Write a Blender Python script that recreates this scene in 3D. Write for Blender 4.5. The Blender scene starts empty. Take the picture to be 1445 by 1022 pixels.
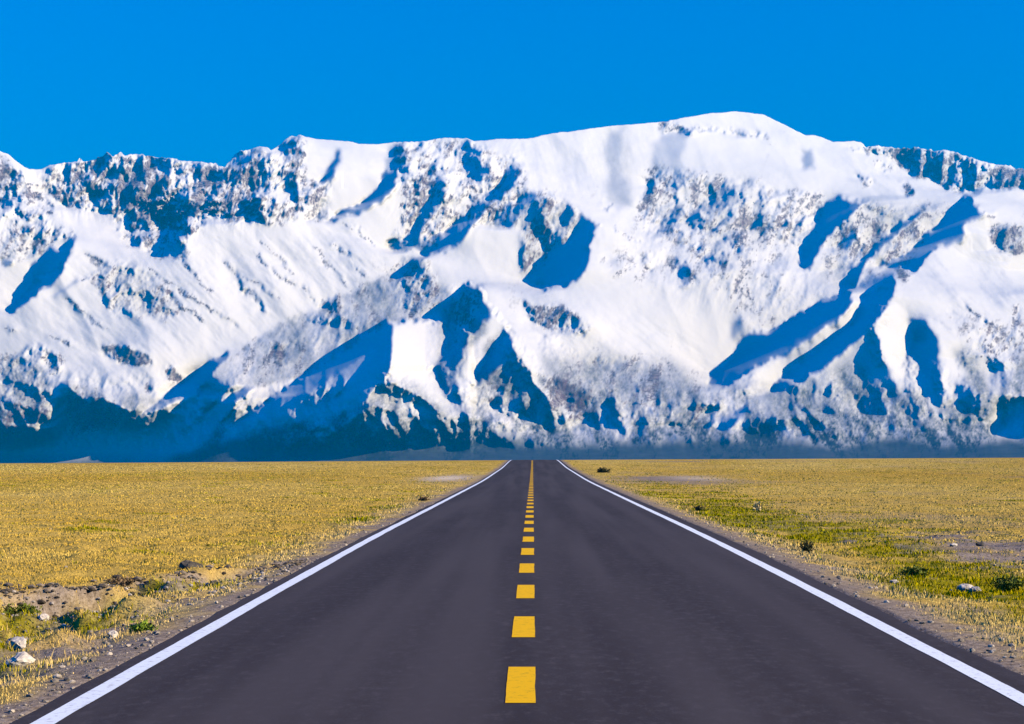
import bpy, math, random
import numpy as np

# ------------------------------------------------------------------ camera, sky, sun, exposure
scene = bpy.context.scene
R = math.radians
cam = bpy.data.cameras.new("camera"); camera = bpy.data.objects.new("camera", cam)
scene.collection.objects.link(camera)
camera.location = (0, 0, 1.9); camera.rotation_euler = (R(90), 0, 0)
cam.sensor_fit = 'HORIZONTAL'; cam.sensor_width = 36.0; cam.lens = 36.0*2340/1445
cam.shift_x = (722.5-752)/1445; cam.shift_y = (628-511)/1445
cam.clip_start = 0.2; cam.clip_end = 40000
scene.camera = camera

SUN_EL, SUN_AZ = 25.6, 104.2          # degrees above the horizon; from straight ahead towards the right
world = bpy.data.worlds.new("World"); scene.world = world; world.use_nodes = True
wn = world.node_tree.nodes; wl = world.node_tree.links
bg = wn["Background"]
sky = wn.new("ShaderNodeTexSky"); sky.sky_type = 'NISHITA'; sky.sun_disc = False
sky.sun_elevation = R(SUN_EL); sky.sun_rotation = R(SUN_AZ)
sky.altitude = 1000; sky.air_density = 2.4; sky.dust_density = 0.0; sky.ozone_density = 5.0
tint = wn.new("ShaderNodeMix"); tint.data_type = 'RGBA'; tint.blend_type = 'MULTIPLY'; tint.inputs[0].default_value = 1.0
tint.inputs[7].default_value = (0.0, 0.285, 0.90, 1)
wl.new(sky.outputs[0], tint.inputs[6]); wl.new(tint.outputs[2], bg.inputs[0])
bg.inputs[1].default_value = 0.15

sl = bpy.data.lights.new("sun", 'SUN'); sl.energy = 4.7; sl.angle = R(0.5); sl.color = (1.0, 0.83, 0.54)
sun = bpy.data.objects.new("sun", sl); scene.collection.objects.link(sun)
sun.rotation_euler = (R(90-SUN_EL), 0, R(180-SUN_AZ))
vs = scene.view_settings; vs.view_transform = 'Standard'; vs.look = 'None'; vs.gamma = 1.0; vs.exposure = 0.62
vs.use_curve_mapping = False
scene.cycles.max_bounces = 6; scene.cycles.diffuse_bounces = 0; scene.cycles.volume_bounces = 0
scene.cycles.use_denoising = True

# ------------------------------------------------------------------ helpers
def link(o, parent=None):
    scene.collection.objects.link(o)
    if parent: o.parent = parent
    return o
def tag(o, label=None, cat=None, group=None, kind=None):
    for k, v in (("label", label), ("category", cat), ("group", group), ("kind", kind)):
        if v: o[k] = v
    return o
def mesh_obj(name, verts, faces, mat, parent=None, smooth=False, attrs=None):
    """faces: int array (n,3) or (n,4)"""
    verts = np.asarray(verts, np.float32); faces = np.asarray(faces, np.int32)
    me = bpy.data.meshes.new(name)
    n, k = faces.shape
    me.vertices.add(len(verts)); me.vertices.foreach_set("co", verts.ravel())
    me.loops.add(n*k); me.loops.foreach_set("vertex_index", faces.ravel())
    me.polygons.add(n); me.polygons.foreach_set("loop_start", np.arange(0, n*k, k, dtype=np.int32))
    me.polygons.foreach_set("use_smooth", np.full(n, smooth))
    for nm, a in (attrs or {}).items():
        a = np.asarray(a, np.float32)
        if a.ndim == 1:
            t = me.attributes.new(nm, 'FLOAT', 'POINT'); t.data.foreach_set("value", a)
        else:
            t = me.attributes.new(nm, 'FLOAT_COLOR', 'POINT')
            t.data.foreach_set("color", np.concatenate([a, np.ones((len(a), 1), np.float32)], 1).ravel())
    me.update(calc_edges=True); me.validate()
    if mat: me.materials.append(mat)
    return link(bpy.data.objects.new(name, me), parent)
def grid_faces(h, w):
    i = np.arange(h*w).reshape(h, w)
    return np.stack([i[:-1, :-1], i[1:, :-1], i[1:, 1:], i[:-1, 1:]], -1).reshape(-1, 4)
class Nodes:
    def __init__(s, name, rough=0.9, spec=0.2):
        s.m = bpy.data.materials.new(name); s.m.use_nodes = True
        s.t = s.m.node_tree; s.b = s.t.nodes["Principled BSDF"]
        s.b.inputs["Roughness"].default_value = rough; s.b.inputs["Specular IOR Level"].default_value = spec
    def n(s, typ, **kw):
        x = s.t.nodes.new(typ)
        for k, v in kw.items(): setattr(x, k, v)
        return x
    def l(s, a, b): s.t.links.new(a, b)
    def noise(s, scale, detail=4, rough=.55, vec=None):
        x = s.n("ShaderNodeTexNoise"); x.inputs["Scale"].default_value = scale; x.inputs["Detail"].default_value = detail; x.inputs["Roughness"].default_value = rough
        if vec is None:
            vec = s.n("ShaderNodeTexCoord").outputs["Object"]
        s.l(vec, x.inputs["Vector"]); return x.outputs[0]
    def stretch(s, sc):
        m = s.n("ShaderNodeMapping"); m.inputs["Scale"].default_value = sc
        s.l(s.n("ShaderNodeTexCoord").outputs["Object"], m.inputs["Vector"]); return m.outputs[0]
    def ramp(s, fac, stops):
        r = s.n("ShaderNodeValToRGB"); e = r.color_ramp.elements
        while len(e) < len(stops): e.new(.5)
        for q, (p, c) in zip(e, stops):
            q.position = p; q.color = (c, c, c, 1) if isinstance(c, (int, float)) else (*c, 1)
        s.l(fac, r.inputs[0]); return r.outputs[0]
    def mix(s, f, a, b, blend='MIX'):
        x = s.n("ShaderNodeMix", data_type='RGBA', blend_type=blend)
        for sock, v in ((x.inputs[0], f), (x.inputs[6], a), (x.inputs[7], b)):
            if isinstance(v, (int, float)): sock.default_value = v
            elif isinstance(v, tuple): sock.default_value = (*v, 1)
            else: s.l(v, sock)
        return x.outputs[2]
    def math(s, op, a, b=0.0, clamp=False):
        x = s.n("ShaderNodeMath", operation=op, use_clamp=clamp)
        for sock, v in ((x.inputs[0], a), (x.inputs[1], b)):
            if isinstance(v, (int, float)): sock.default_value = v
            else: s.l(v, sock)
        return x.outputs[0]
    def attr(s, name, out="Fac"):
        a = s.n("ShaderNodeAttribute"); a.attribute_name = name; return a.outputs[out]
    def color(s, c):
        if isinstance(c, tuple): s.b.inputs["Base Color"].default_value = (*c, 1)
        else: s.l(c, s.b.inputs["Base Color"])
    def bump(s, h, strength, dist):
        b = s.n("ShaderNodeBump"); b.inputs["Strength"].default_value = strength; b.inputs["Distance"].default_value = dist
        s.l(h, b.inputs["Height"]); s.l(b.outputs[0], s.b.inputs["Normal"])

# ------------------------------------------------------------------ mountains
# The range is a real relief surface 5 to 9 km away: its faces are laid out by
# hand (which flanks turn away from the sun, which towards it), the flank angles
# are integrated into one continuous surface, and gullies and rock are added.
PX0, PY0, FPX, CAMH = 752.0, 628.0, 2340.0, 1.9      # photo frame: axis, horizon, focal length
SUN = np.array([0.87, -0.22, 0.43]); SUN /= np.linalg.norm(SUN)

def fnoise(shape, beta, seed, lo=0.0, ax=1.0, ay=1.0, uniform=False, turn=0.0):
    rng = np.random.default_rng(seed)
    h, w = shape
    F = np.fft.rfft2(rng.standard_normal(shape))
    ky = np.fft.fftfreq(h)[:, None]*ay; kx = np.fft.rfftfreq(w)[None, :]*ax
    if turn:
        c, q = math.cos(turn), math.sin(turn); kx, ky = (kx*c+ky/ay*ax*q), (ky/ay*c-kx/ax*q)*ay
    k = np.sqrt(kx*kx + ky*ky); k[0, 0] = 1
    A = np.where(k < lo, 0, k**(-beta)); A[0, 0] = 0
    n = np.fft.irfft2(F*A, s=shape)
    n = (n - n.mean())/n.std()
    if uniform:
        r = np.empty(n.size); r[np.argsort(n, axis=None)] = np.linspace(0, 1, n.size)
        return r.reshape(shape)
    return n

def sstep_(a, b, x):
    t = np.clip((x-a)/(b-a), 0, 1); return t*t*(3-2*t)

def gblur(a, s):
    if s <= 0: return a
    r = int(3*s)+1; k = np.exp(-0.5*(np.arange(-r, r+1)/s)**2); k /= k.sum()
    p = np.pad(a, r, mode='edge')
    p = sum(k[i]*p[:, i:i+a.shape[1]] for i in range(2*r+1))
    return sum(k[i]*p[i:i+a.shape[0], :] for i in range(2*r+1))

SKYLINE = [(-520,238),(-430,226),(-330,236),(-240,214),(-160,222),(-90,205),(-40,200),(0,213),(12,218),(22,227),(35,236),(42,239),(58,239),
 (70,233),(90,230),(108,228),(112,223),(119,228),(134,226),(137,222),(145,221),(151,214),(160,221),(170,214),(176,221),(181,218),(195,217),
 (205,219),(220,222),(240,223),(255,227),(270,228),(300,230),(312,236),(318,234),(325,226),(332,218),(340,213),(350,212),(358,209),(367,207),
 (378,208),(382,212),(388,209),(400,200),(409,192),(425,191),(445,196),(470,198),(495,200),(505,203),(530,204),(555,201),(575,200),(590,200),
 (600,199),(612,197),(625,194.5),(645,195),(660,196),(668,199),(690,198),(700,196),(740,196),(752,195),(765,191),(790,187),(805,186),(830,182),
 (860,178),(900,175),(920,173),(937,172),(945,170),(960,167),(985,163),(1000,160),(1020,159),(1035,157),(1055,159),(1070,161),(1078,162),
 (1090,168),(1105,175),(1122,184),(1137,191),(1150,191),(1160,194),(1175,200),(1190,200),(1205,199),(1215,201),(1222,207),(1240,206),
 (1262,209),(1275,208),(1300,209),(1318,213),(1335,212),(1345,214),(1360,219),(1380,226),(1400,231),(1420,234),(1445,239),(1500,252),
 (1570,240),(1650,262),(1740,248),(1850,270),(1970,262)]

# faces: outline, how squarely the face meets the sun (1 fully, below 0 turned away), softness of its edges
FACES = [
 ([(66,232),(110,226),(118,222),(150,213),(176,217),(200,218),(320,235),(345,212),(380,208),(375,290),(368,316),(330,312),(300,300),(270,330),(240,335),(190,312),(160,300),(120,300),(95,292),(70,270)],.42,3),
 ([(1224,206),(1262,209),(1300,209),(1345,214),(1400,232),(1446,240),(1600,262),(1600,275),(1446,263),(1420,267),(1370,267),(1350,275),(1335,268),(1310,249),(1270,237),(1255,223)],.32,2),
 ([(262,296),(280,278),(300,262),(300,252),(275,248),(250,250),(240,262),(262,275)],.85,2.5),([(180,262),(212,258),(214,275),(190,282),(178,270)],.85,2.5),
 ([(325,275),(345,262),(350,275),(330,285)],.8,2),([(0,222),(20,232),(28,262),(30,300),(0,300)],.45,3),
 ([(38,371),(60,361),(75,353),(90,350),(103,334),(107,329),(104,350),(98,364),(85,387),(70,402),(55,414),(40,427),(20,437),(9,437),(20,425),(40,408),(50,391),(40,384)],-.3,1.5),
 ([(52,391),(75,376),(92,362),(88,372),(70,388),(54,398)],.35,1.5),
 ([(0,362),(14,366),(22,372),(0,375)],-.1,1.5),([(28,321),(44,320),(44,327),(30,329)],0,1.5),
 ([(70,416),(95,400),(108,393),(110,400),(92,412),(75,420)],.25,2),
 # upper left cliffs
 ([(86,286),(104,257),(107,262),(104,280),(98,292)],-.2,1.2),([(122,264),(143,265),(150,272),(140,278),(131,296),(122,292)],-.2,1.2),
 ([(163,276),(178,268),(183,288),(176,303),(165,297)],-.2,1.2),
 ([(192,290),(215,280),(220,268),(224,284),(245,291),(258,282),(268,282),(266,300),(263,326),(255,331),(235,323),(222,323),(205,308),(195,301)],-.25,1.5),
 ([(275,304),(282,286),(298,272),(302,283),(310,300),(328,303),(330,311),(278,311)],-.25,1.2),
 ([(335,284),(350,278),(362,280),(366,300),(362,313),(350,311),(338,300)],-.25,1.2),
 ([(378,217),(384,214),(374,237),(367,262),(352,273),(357,247)],-.25,1.2),
 ([(118,226),(135,223),(146,214),(151,214),(162,224),(176,219),(172,238),(181,251),(160,247),(145,243),(130,241),(120,241)],-.05,1.5),
 ([(183,226),(200,226),(211,240),(208,257),(200,256),(196,246),(183,241)],-.05,1.5),
 ([(243,241),(258,228),(270,233),(290,240),(300,241),(312,237),(325,230),(340,214),(352,222),(346,240),(335,253),(315,255),(298,248),(280,245),(262,243)],-.15,1.5),
 ([(212,262),(228,250),(242,240),(238,258),(224,276),(216,276)],-.05,1.5),
 ([(225,353),(245,345),(252,335),(263,350),(245,362),(228,363)],.05,2),([(185,335),(225,328),(232,337),(190,343)],.2,2),
 ([(388,240),(405,206),(418,196),(425,215),(425,250),(410,256),(400,270),(391,250)],.3,2),([(390,242),(412,238),(411,258),(400,268),(394,256)],-.1,1.5),
 ([(478,208),(482,228),(469,240),(472,256),(462,259),(452,255),(460,240),(470,225)],-.15,2),
 ([(453,260),(470,258),(463,285),(451,311),(441,311),(447,293)],.15,2),([(372,288),(385,290),(383,309),(372,309)],0,1.5),
 # streak under the left summit
 ([(458,313),(475,300),(490,290),(510,282),(525,272),(540,261),(555,254),(561,262),(549,275),(536,290),(520,296),(500,299),(480,307),(466,314)],-.3,1.3),
 ([(540,240),(560,235),(567,237),(561,247),(555,257),(545,268),(536,270)],-.2,1.3),
 ([(548,206),(560,202),(578,203),(572,215),(572,235),(560,240),(545,238)],.3,2.5),([(578,214),(590,200),(596,200),(586,212)],-.2,1.2),
 ([(606,262),(616,252),(634,257),(626,271),(619,285),(625,290),(622,298),(606,302),(596,316),(590,336),(575,346),(546,353),(557,338),(575,330),(586,314),(588,297),(604,280)],-.3,1.3),
 ([(710,238),(722,231),(734,236),(729,250),(721,265),(709,281),(695,288),(686,300),(669,320),(656,337),(641,347),(611,356),(598,360),(580,351),(552,354),(546,342),(565,337),(590,338),(612,332),(629,324),(646,311),(660,299),(668,288),(690,283),(702,268),(709,252)],-.3,1.3),
 ([(640,206),(660,201),(670,211),(650,223),(640,216)],0,1.5),([(664,246),(680,235),(691,227),(693,240),(680,253),(670,256)],-.05,1.5),
 ([(598,236),(615,229),(620,238),(606,243)],0,1.2),
 ([(681,316),(700,305),(710,290),(735,284),(747,279),(749,290),(735,301),(720,316),(708,317)],-.2,1.5),
 ([(736,267),(752,270),(779,272),(766,289),(746,300),(732,309),(724,300),(738,285)],-.1,1.8),
 # shaded bowl in the middle
 ([(732,315),(760,285),(782,275),(805,295),(820,300),(815,312),(790,342),(765,372),(748,399),(738,396),(731,345)],.5,2.5),
 ([(748,400),(770,368),(790,344),(812,319),(821,300),(829,312),(846,317),(838,326),(831,360),(827,381),(815,396),(800,401),(765,405)],-.35,1.2),
 # right summit
 ([(862,186),(880,176),(873,200),(876,240),(889,265),(892,290),(870,296),(854,286),(858,240),(855,210)],.55,3),
 ([(925,200),(940,175),(965,183),(968,200),(960,225),(963,245),(935,250),(917,236)],.5,3),
 ([(932,250),(956,247),(956,266),(935,271)],.15,2),
 ([(970,307),(985,295),(996,289),(991,305),(975,319)],-.1,1.5),([(1051,321),(1065,310),(1081,299),(1074,318),(1055,328)],-.2,1.3),
 ([(1060,292),(1075,270),(1084,261),(1073,290)],0,1.3),([(1089,310),(1105,309),(1117,318),(1101,327)],0,1.5),
 ([(1007,318),(1018,305),(1027,302),(1022,316),(1010,322)],0,1.5),([(1010,342),(1025,325),(1022,345)],.2,2),([(1010,375),(1022,350),(1024,368)],.25,2),
 ([(976,255),(990,256),(1012,262),(1012,268),(985,266)],.2,1.2),
 ([(939,366),(950,361),(958,378),(945,382)],.1,1.5),([(955,376),(970,372),(979,395),(966,403),(958,388)],0,1.8),
 ([(1130,208),(1146,210),(1148,241),(1132,241)],.3,2),
 # right skyline cliffs
 ([(1262,226),(1274,211),(1286,214),(1284,230),(1272,233)],-.2,1.2),([(1294,212),(1316,219),(1306,241),(1294,235)],-.15,1.2),
 ([(1330,230),(1346,234),(1351,256),(1335,266)],-.05,1.5),([(1369,240),(1383,249),(1376,263)],-.1,1.3),
 ([(1395,256),(1445,249),(1460,256),(1432,267),(1400,266)],0,1.5),([(1225,208),(1250,210),(1255,219),(1235,218)],.2,1.3),
 # shaded flanks on the right
 ([(1127,348),(1145,330),(1155,309),(1160,289),(1170,281),(1190,279),(1202,285),(1232,286),(1211,293),(1196,306),(1181,321),(1166,336),(1156,353),(1146,366),(1141,381),(1130,379)],-.3,1.3),
 ([(1178,347),(1191,330),(1206,323),(1212,340),(1196,353)],-.2,1.5),
 ([(1302,299),(1286,319),(1261,336),(1241,353),(1223,366),(1213,386),(1206,406),(1193,403),(1199,380),(1211,369),(1224,350),(1244,335),(1261,321),(1285,305)],-.3,1.3),
 ([(1364,274),(1373,285),(1381,300),(1387,307),(1371,315),(1355,319),(1364,335),(1356,343),(1330,346),(1309,353),(1301,366),(1291,379),(1265,379),(1245,376),(1233,379),(1239,370),(1269,362),(1287,348),(1299,335),(1317,322),(1339,305),(1351,291)],-.35,1.3),
 ([(1205,412),(1225,385),(1262,380),(1255,398),(1225,405)],.25,2),
 ([(1262,398),(1259,416),(1251,431),(1236,451),(1221,471),(1201,491),(1171,516),(1141,531),(1126,546),(1079,551),(1094,530),(1109,515),(1130,499),(1160,479),(1195,450),(1215,430),(1233,409),(1248,396)],-.35,1.3),
 ([(998,546),(1004,520),(1025,515),(1030,499),(1045,480),(1060,467),(1085,470),(1110,454),(1140,439),(1165,419),(1177,424),(1198,417),(1207,428),(1182,453),(1142,479),(1110,500),(1080,511),(1060,521),(1040,536),(1020,546)],-.35,1.3),
 ([(1046,556),(1070,526),(1110,506),(1150,478),(1200,438),(1214,430),(1198,455),(1164,485),(1134,505),(1112,522),(1098,537),(1082,558)],.95,1.3),
 ([(1028,456),(1046,450),(1050,470),(1032,478)],.05,2),
 ([(998,599),(1010,590),(1030,588),(1045,574),(1056,575),(1050,591),(1035,606),(1012,608)],-.25,1.5),
 # lower right hills
 ([(1244,440),(1264,428),(1281,440),(1286,480),(1276,520),(1284,546),(1265,531),(1250,511),(1239,480)],.95,2),
 ([(1281,448),(1300,449),(1323,475),(1326,520),(1326,560),(1310,572),(1295,551),(1283,520),(1277,500),(1288,475)],-.1,2),
 ([(1238,470),(1244,500),(1259,540),(1276,557),(1245,556),(1225,562),(1209,541),(1219,510),(1229,480)],-.02,2.5),
 ([(1330,490),(1350,479),(1366,520),(1371,541),(1350,531),(1329,528)],.85,2),([(1357,491),(1381,500),(1376,520),(1386,545),(1397,566),(1380,562),(1366,521)],.1,2),
 ([(1398,505),(1445,490),(1445,560),(1420,560),(1400,545)],.4,4),
 ([(1402,571),(1420,562),(1446,557),(1500,560),(1490,617),(1400,618)],-.35,1.2),
 ([(1095,525),(1130,545),(1175,520),(1205,500),(1200,560),(1150,565),(1125,560)],.5,3),
 ([(1149,571),(1165,564),(1183,586),(1160,583)],0,1.5),([(1130,574),(1146,580),(1167,607),(1150,606),(1140,590)],0,1.5),
 ([(1110,575),(1125,565),(1128,600),(1112,605)],.05,2),([(1212,598),(1225,585),(1222,610),(1214,612)],.1,1.5),([(1244,590),(1258,588),(1266,612),(1250,610)],.05,1.5),
 ([(1170,560),(1185,552),(1206,585),(1200,592)],.8,2),([(1225,600),(1243,592),(1242,612),(1225,618)],.8,2),([(1252,565),(1262,572),(1282,600),(1270,606)],.8,1.5),
 ([(1332,580),(1390,582),(1392,592),(1340,592)],.8,2),
 ([(1146,545),(1190,505),(1230,470),(1226,500),(1205,540),(1180,552),(1150,560)],.62,2),
 ([(1205,548),(1225,562),(1278,560),(1262,575),(1225,585),(1200,570)],.05,2.5),([(1290,560),(1300,575),(1304,612),(1290,605)],.05,2),([(1310,575),(1330,572),(1336,610),(1318,612)],.7,2),
 ([(1345,540),(1365,548),(1380,580),(1360,585)],.05,2),([(1384,570),(1398,572),(1398,612),(1386,608)],.7,2),
 ([(1060,590),(1090,585),(1100,615),(1075,618)],.1,2.5),([(1030,612),(1060,606),(1062,622),(1035,626)],.7,2.5),
 ([(900,575),(960,568),(1000,580),(960,600),(905,604)],.62,4),([(870,560),(900,556),(940,566),(900,574)],.2,3),
 # centre spur
 ([(636,450),(648,417),(665,400),(681,411),(690,435),(684,446),(676,466),(661,491),(651,511),(641,546),(634,557),(621,551),(613,521),(621,500),(631,480)],-.02,2),
 ([(678,440),(693,439),(692,449),(675,449)],-.1,1.5),
 ([(716,460),(724,470),(725,490),(713,511),(691,531),(673,546),(660,552),(667,530),(689,500),(704,479)],-.25,1.5),
 ([(725,495),(737,510),(752,530),(767,550),(777,570),(782,581),(773,602),(760,601),(745,596),(725,594),(700,575),(712,540)],.15,2),
 ([(737,563),(748,562),(752,594),(742,592)],.8,1.2),([(754,560),(770,572),(774,597),(757,597)],-.15,1.5),([(718,568),(736,560),(738,588),(722,586)],-.15,1.5),
 ([(555,456),(590,450),(632,450),(625,490),(612,520),(622,552),(640,575),(605,575),(575,550),(552,538),(548,515)],.86,2),
 ([(545,451),(557,455),(553,500),(546,525),(531,546),(516,566),(500,576),(480,581),(455,591),(430,593),(400,601),(370,609),(335,616),(300,631),(330,600),(360,575),(385,559),(410,544),(440,524),(470,504),(500,484),(525,467)],-.25,1.5),
 ([(425,566),(450,545),(480,524),(510,504),(531,490),(529,505),(506,526),(481,556),(470,571),(440,571)],.16,2),
 ([(0,612),(25,612),(70,598),(76,590),(80,570),(71,548),(90,537),(108,559),(135,560),(165,572),(190,587),(205,578),(235,555),(265,530),(295,510),(320,501),(328,502),(300,523),(281,550),(275,578),(285,585),(310,565),(340,545),(362,544),(332,571),(311,601),(300,613),(290,626),(265,641),(230,650),(0,655),(-120,655),(-120,600)],-.3,1.5),
 ([(100,562),(140,560),(175,585),(150,600),(110,600)],.1,5),
 ([(0,505),(30,505),(65,525),(76,560),(70,590),(30,606),(0,600)],.45,3),
 ([(-10,588),(8,602),(5,616),(-10,616)],-.2,1.5),
 ([(145,491),(170,490),(200,499),(216,508),(200,513),(165,509),(148,501)],.1,1.5),([(236,516),(256,530),(251,537),(240,531)],.05,1.5),([(204,542),(214,545),(212,553),(205,552)],.2,1.5),
 ([(382,493),(395,487),(404,505),(396,517),(385,506)],-.1,1.5),
 ([(330,502),(380,466),(430,441),(480,421),(540,391),(570,366),(600,371),(622,421),(600,441),(560,451),(520,470),(450,516),(400,541),(350,546),(310,560),(288,548),(310,520)],.6,3),
 ([(453,425),(475,419),(480,436),(460,437)],.2,1.8),([(440,452),(465,446),(492,448),(490,458),(445,460)],.25,1.5),([(563,388),(600,379),(612,411),(596,437),(574,442)],.4,3),
 # centre foot
 ([(551,544),(570,544),(600,561),(612,581),(618,592),(590,592),(565,571)],-.05,1.5),([(552,536),(600,560),(640,590),(645,604),(635,604),(600,570)],.9,1.3),
 ([(664,590),(690,594),(701,625),(670,627)],.05,2),([(540,575),(575,585),(578,605),(560,632),(540,632)],.65,3),([(505,580),(515,576),(508,600),(498,600)],.8,1.5),
 ([(478,588),(492,586),(485,600),(470,603)],.8,1.5),([(445,612),(462,604),(460,624),(440,634)],.8,1.5),([(690,578),(720,590),(752,602),(750,612),(715,604)],.8,1.5),
 ([(757,528),(800,541),(866,565),(869,590),(820,601),(781,571)],.25,3),([(866,592),(876,590),(884,608),(872,605)],-.1,1.5),([(773,596),(793,588),(792,602),(778,604)],-.1,1.5),
 ([(735,425),(760,430),(800,435),(836,460),(826,473),(790,471),(760,461)],.4,2),
 ([(820,500),(900,510),(960,520),(1000,560),(940,592),(880,582),(862,550)],.5,5),
]
# gullies (s<0.6) and sharp little crests (s>0.8): line, shade, width
STREAKS = [
 ([(258,366),(270,385),(286,402),(300,412)],.3,3),([(210,378),(240,400),(262,418),(282,425),(300,435),(320,448),(336,464)],.3,3),([(222,398),(245,425),(270,440),(286,452)],.25,4),
 ([(318,370),(332,385),(340,405),(352,412),(366,428),(372,444)],.2,6),([(343,390),(365,405),(385,415),(402,427)],.35,3),([(362,362),(385,380),(410,400),(430,405),(444,421)],.3,3),
 ([(368,343),(395,365),(415,385)],.45,3),([(442,348),(462,370),(478,390),(488,407)],.3,4),([(470,343),(495,365),(516,391)],.45,4),([(480,314),(500,322),(510,330),(530,345)],.2,3),
 ([(117,357),(140,370),(162,374)],.25,4),([(90,421),(115,440),(135,455),(152,466)],.2,4),([(108,396),(130,392),(152,394)],.3,3),([(70,472),(85,480),(102,491)],.3,3),
 ([(8,463),(24,469)],.2,4),([(35,492),(60,493),(80,503),(88,513)],.3,4),([(130,400),(155,425),(168,450)],.4,3),([(165,405),(180,430),(188,450)],.3,3),([(150,405),(158,420),(165,432)],.35,3),
 ([(0,556),(20,562),(45,577),(68,586)],.85,3),([(775,488),(800,512),(835,535),(872,562)],.95,4),([(850,525),(868,535),(880,546)],.8,2),([(770,520),(782,545),(795,575)],.85,3),
 ([(725,485),(735,508),(752,528),(768,552),(776,565),(800,584)],.95,4),([(650,550),(642,520),(655,500),(672,470)],.8,5),([(680,455),(672,500),(650,560)],.65,5),
 ([(935,179),(960,180),(1000,182),(1040,187),(1075,193)],.2,3),([(1050,550),(1075,530),(1110,510),(1150,485),(1190,455)],.92,5),([(1126,556),(1122,562),(1150,585),(1172,604)],.9,2.5),
 ([(1122,575),(1135,602),(1150,610)],.7,2.5),([(1283,545),(1294,565),(1296,590)],.85,3),([(1366,505),(1372,540),(1385,560)],.8,2.5),
 ([(862,318),(885,335),(915,345)],.45,2.5),([(850,262),(845,300)],.7,4),([(1355,420),(1385,450),(1410,468)],.35,3),([(1290,445),(1330,455),(1345,470)],.5,3),
 ([(780,273),(795,285),(806,296)],.2,3),([(905,250),(918,252)],.1,4),([(855,300),(862,290)],.2,3),
]
# crest lines of the foothills: line, half width, height
CRESTS = [
 ([(548,538),(575,548),(600,560),(640,590),(646,606)],13,.010),([(648,548),(655,572),(668,590),(672,612)],10,.007),([(683,577),(720,591),(754,603)],9,.008),
 ([(722,533),(710,560),(700,580)],7,.004),([(740,559),(746,578),(752,597)],7,.005),([(724,488),(745,520),(768,550),(782,575),(802,586)],14,.010),
 ([(775,487),(812,515),(850,540),(872,562),(876,592)],13,.007),([(430,641),(460,618),(500,592),(522,570)],12,.008),([(545,598),(570,620),(580,642)],10,.006),
 ([(533,572),(560,583),(577,612)],9,.006),([(400,642),(420,620),(455,600)],10,.006),([(610,600),(620,620),(622,642)],9,.005),([(690,610),(720,622),(735,640)],9,.005),
 ([(660,625),(680,640)],8,.004),([(780,600),(795,615),(820,632)],10,.005),([(760,612),(775,634)],8,.004),
 ([(1126,554),(1124,565),(1150,585),(1172,604),(1182,618)],10,.009),([(1123,573),(1135,600),(1156,613)],8,.006),([(1178,550),(1195,570),(1206,592),(1200,610)],10,.008),
 ([(1246,558),(1251,574),(1275,590),(1285,612)],9,.008),([(1232,592),(1222,612)],7,.005),([(1241,590),(1243,616)],6,.004),([(1283,518),(1290,550),(1297,575),(1301,602)],12,.009),
 ([(1362,508),(1372,540),(1386,562),(1398,594)],12,.008),([(1062,573),(1100,588),(1117,612)],9,.006),([(1060,600),(1086,617)],8,.005),([(1100,578),(1095,602)],7,.005),
 ([(880,606),(930,586),(1000,570),(1062,545)],13,.006),([(1320,592),(1360,588),(1400,602)],9,.005),([(1325,525),(1335,555),(1330,590)],11,.007),([(1160,600),(1175,622)],8,.004),
 ([(905,600),(925,622)],9,.004),([(955,590),(975,618)],9,.004),([(1005,600),(1022,622)],8,.004),([(850,590),(868,618)],9,.004),
 ([(-40,540),(0,555),(45,576),(70,588)],12,.008),([(262,602),(285,580),(305,558),(335,538)],11,.006),([(294,614),(320,590),(350,566)],10,.006),([(100,548),(125,570),(150,600)],12,.005),
 ([(20,530),(50,545),(72,560)],9,.004),([(200,600),(230,580),(250,560)],12,.005),
 ([(640,418),(625,450),(618,500),(628,550)],14,.004),([(1245,440),(1238,470),(1246,510)],10,.005),([(1410,500),(1425,540),(1420,562)],12,.006),([(1390,480),(1410,520),(1402,560)],9,.004),
]
# stretches of slope with parallel runnels: outline, their lean from straight down (radians, + leans to the right), depth
RUNNELS = [
 ([(180,345),(330,325),(480,315),(540,345),(540,390),(430,440),(330,490),(240,520),(150,440)],.75,.11),
 ([(0,400),(110,360),(180,400),(240,520),(190,570),(100,530),(0,490)],.9,.09),
 ([(740,430),(880,440),(1000,480),(1000,550),(880,590),(780,540),(740,480)],.95,.09),
 ([(870,300),(1000,250),(1120,290),(1140,400),(1040,450),(940,420)],-.35,.10),
 ([(1290,360),(1445,300),(1445,450),(1330,440)],.8,.10),([(1180,200),(1445,270),(1445,300),(1350,280),(1200,270)],1.0,.07),([(720,200),(900,180),(900,290),(740,270)],.3,.05),
 ([(310,520),(560,400),(620,430),(540,470),(420,530),(320,550)],-.15,.09),
 ([(880,580),(1060,560),(1130,560),(1400,520),(1445,640),(880,640)],.35,.06),
 ([(300,640),(450,600),(560,540),(640,600),(800,590),(880,640)],.5,.05),
 ([(-500,300),(0,300),(0,620),(-500,620)],.6,.10),([(1445,330),(1945,330),(1945,620),(1445,620)],.3,.12),
 ([(560,200),(740,200),(740,300),(600,350),(540,300)],-.5,.10),([(60,225),(370,215),(370,320),(60,300)],.1,.30),
]
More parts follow.
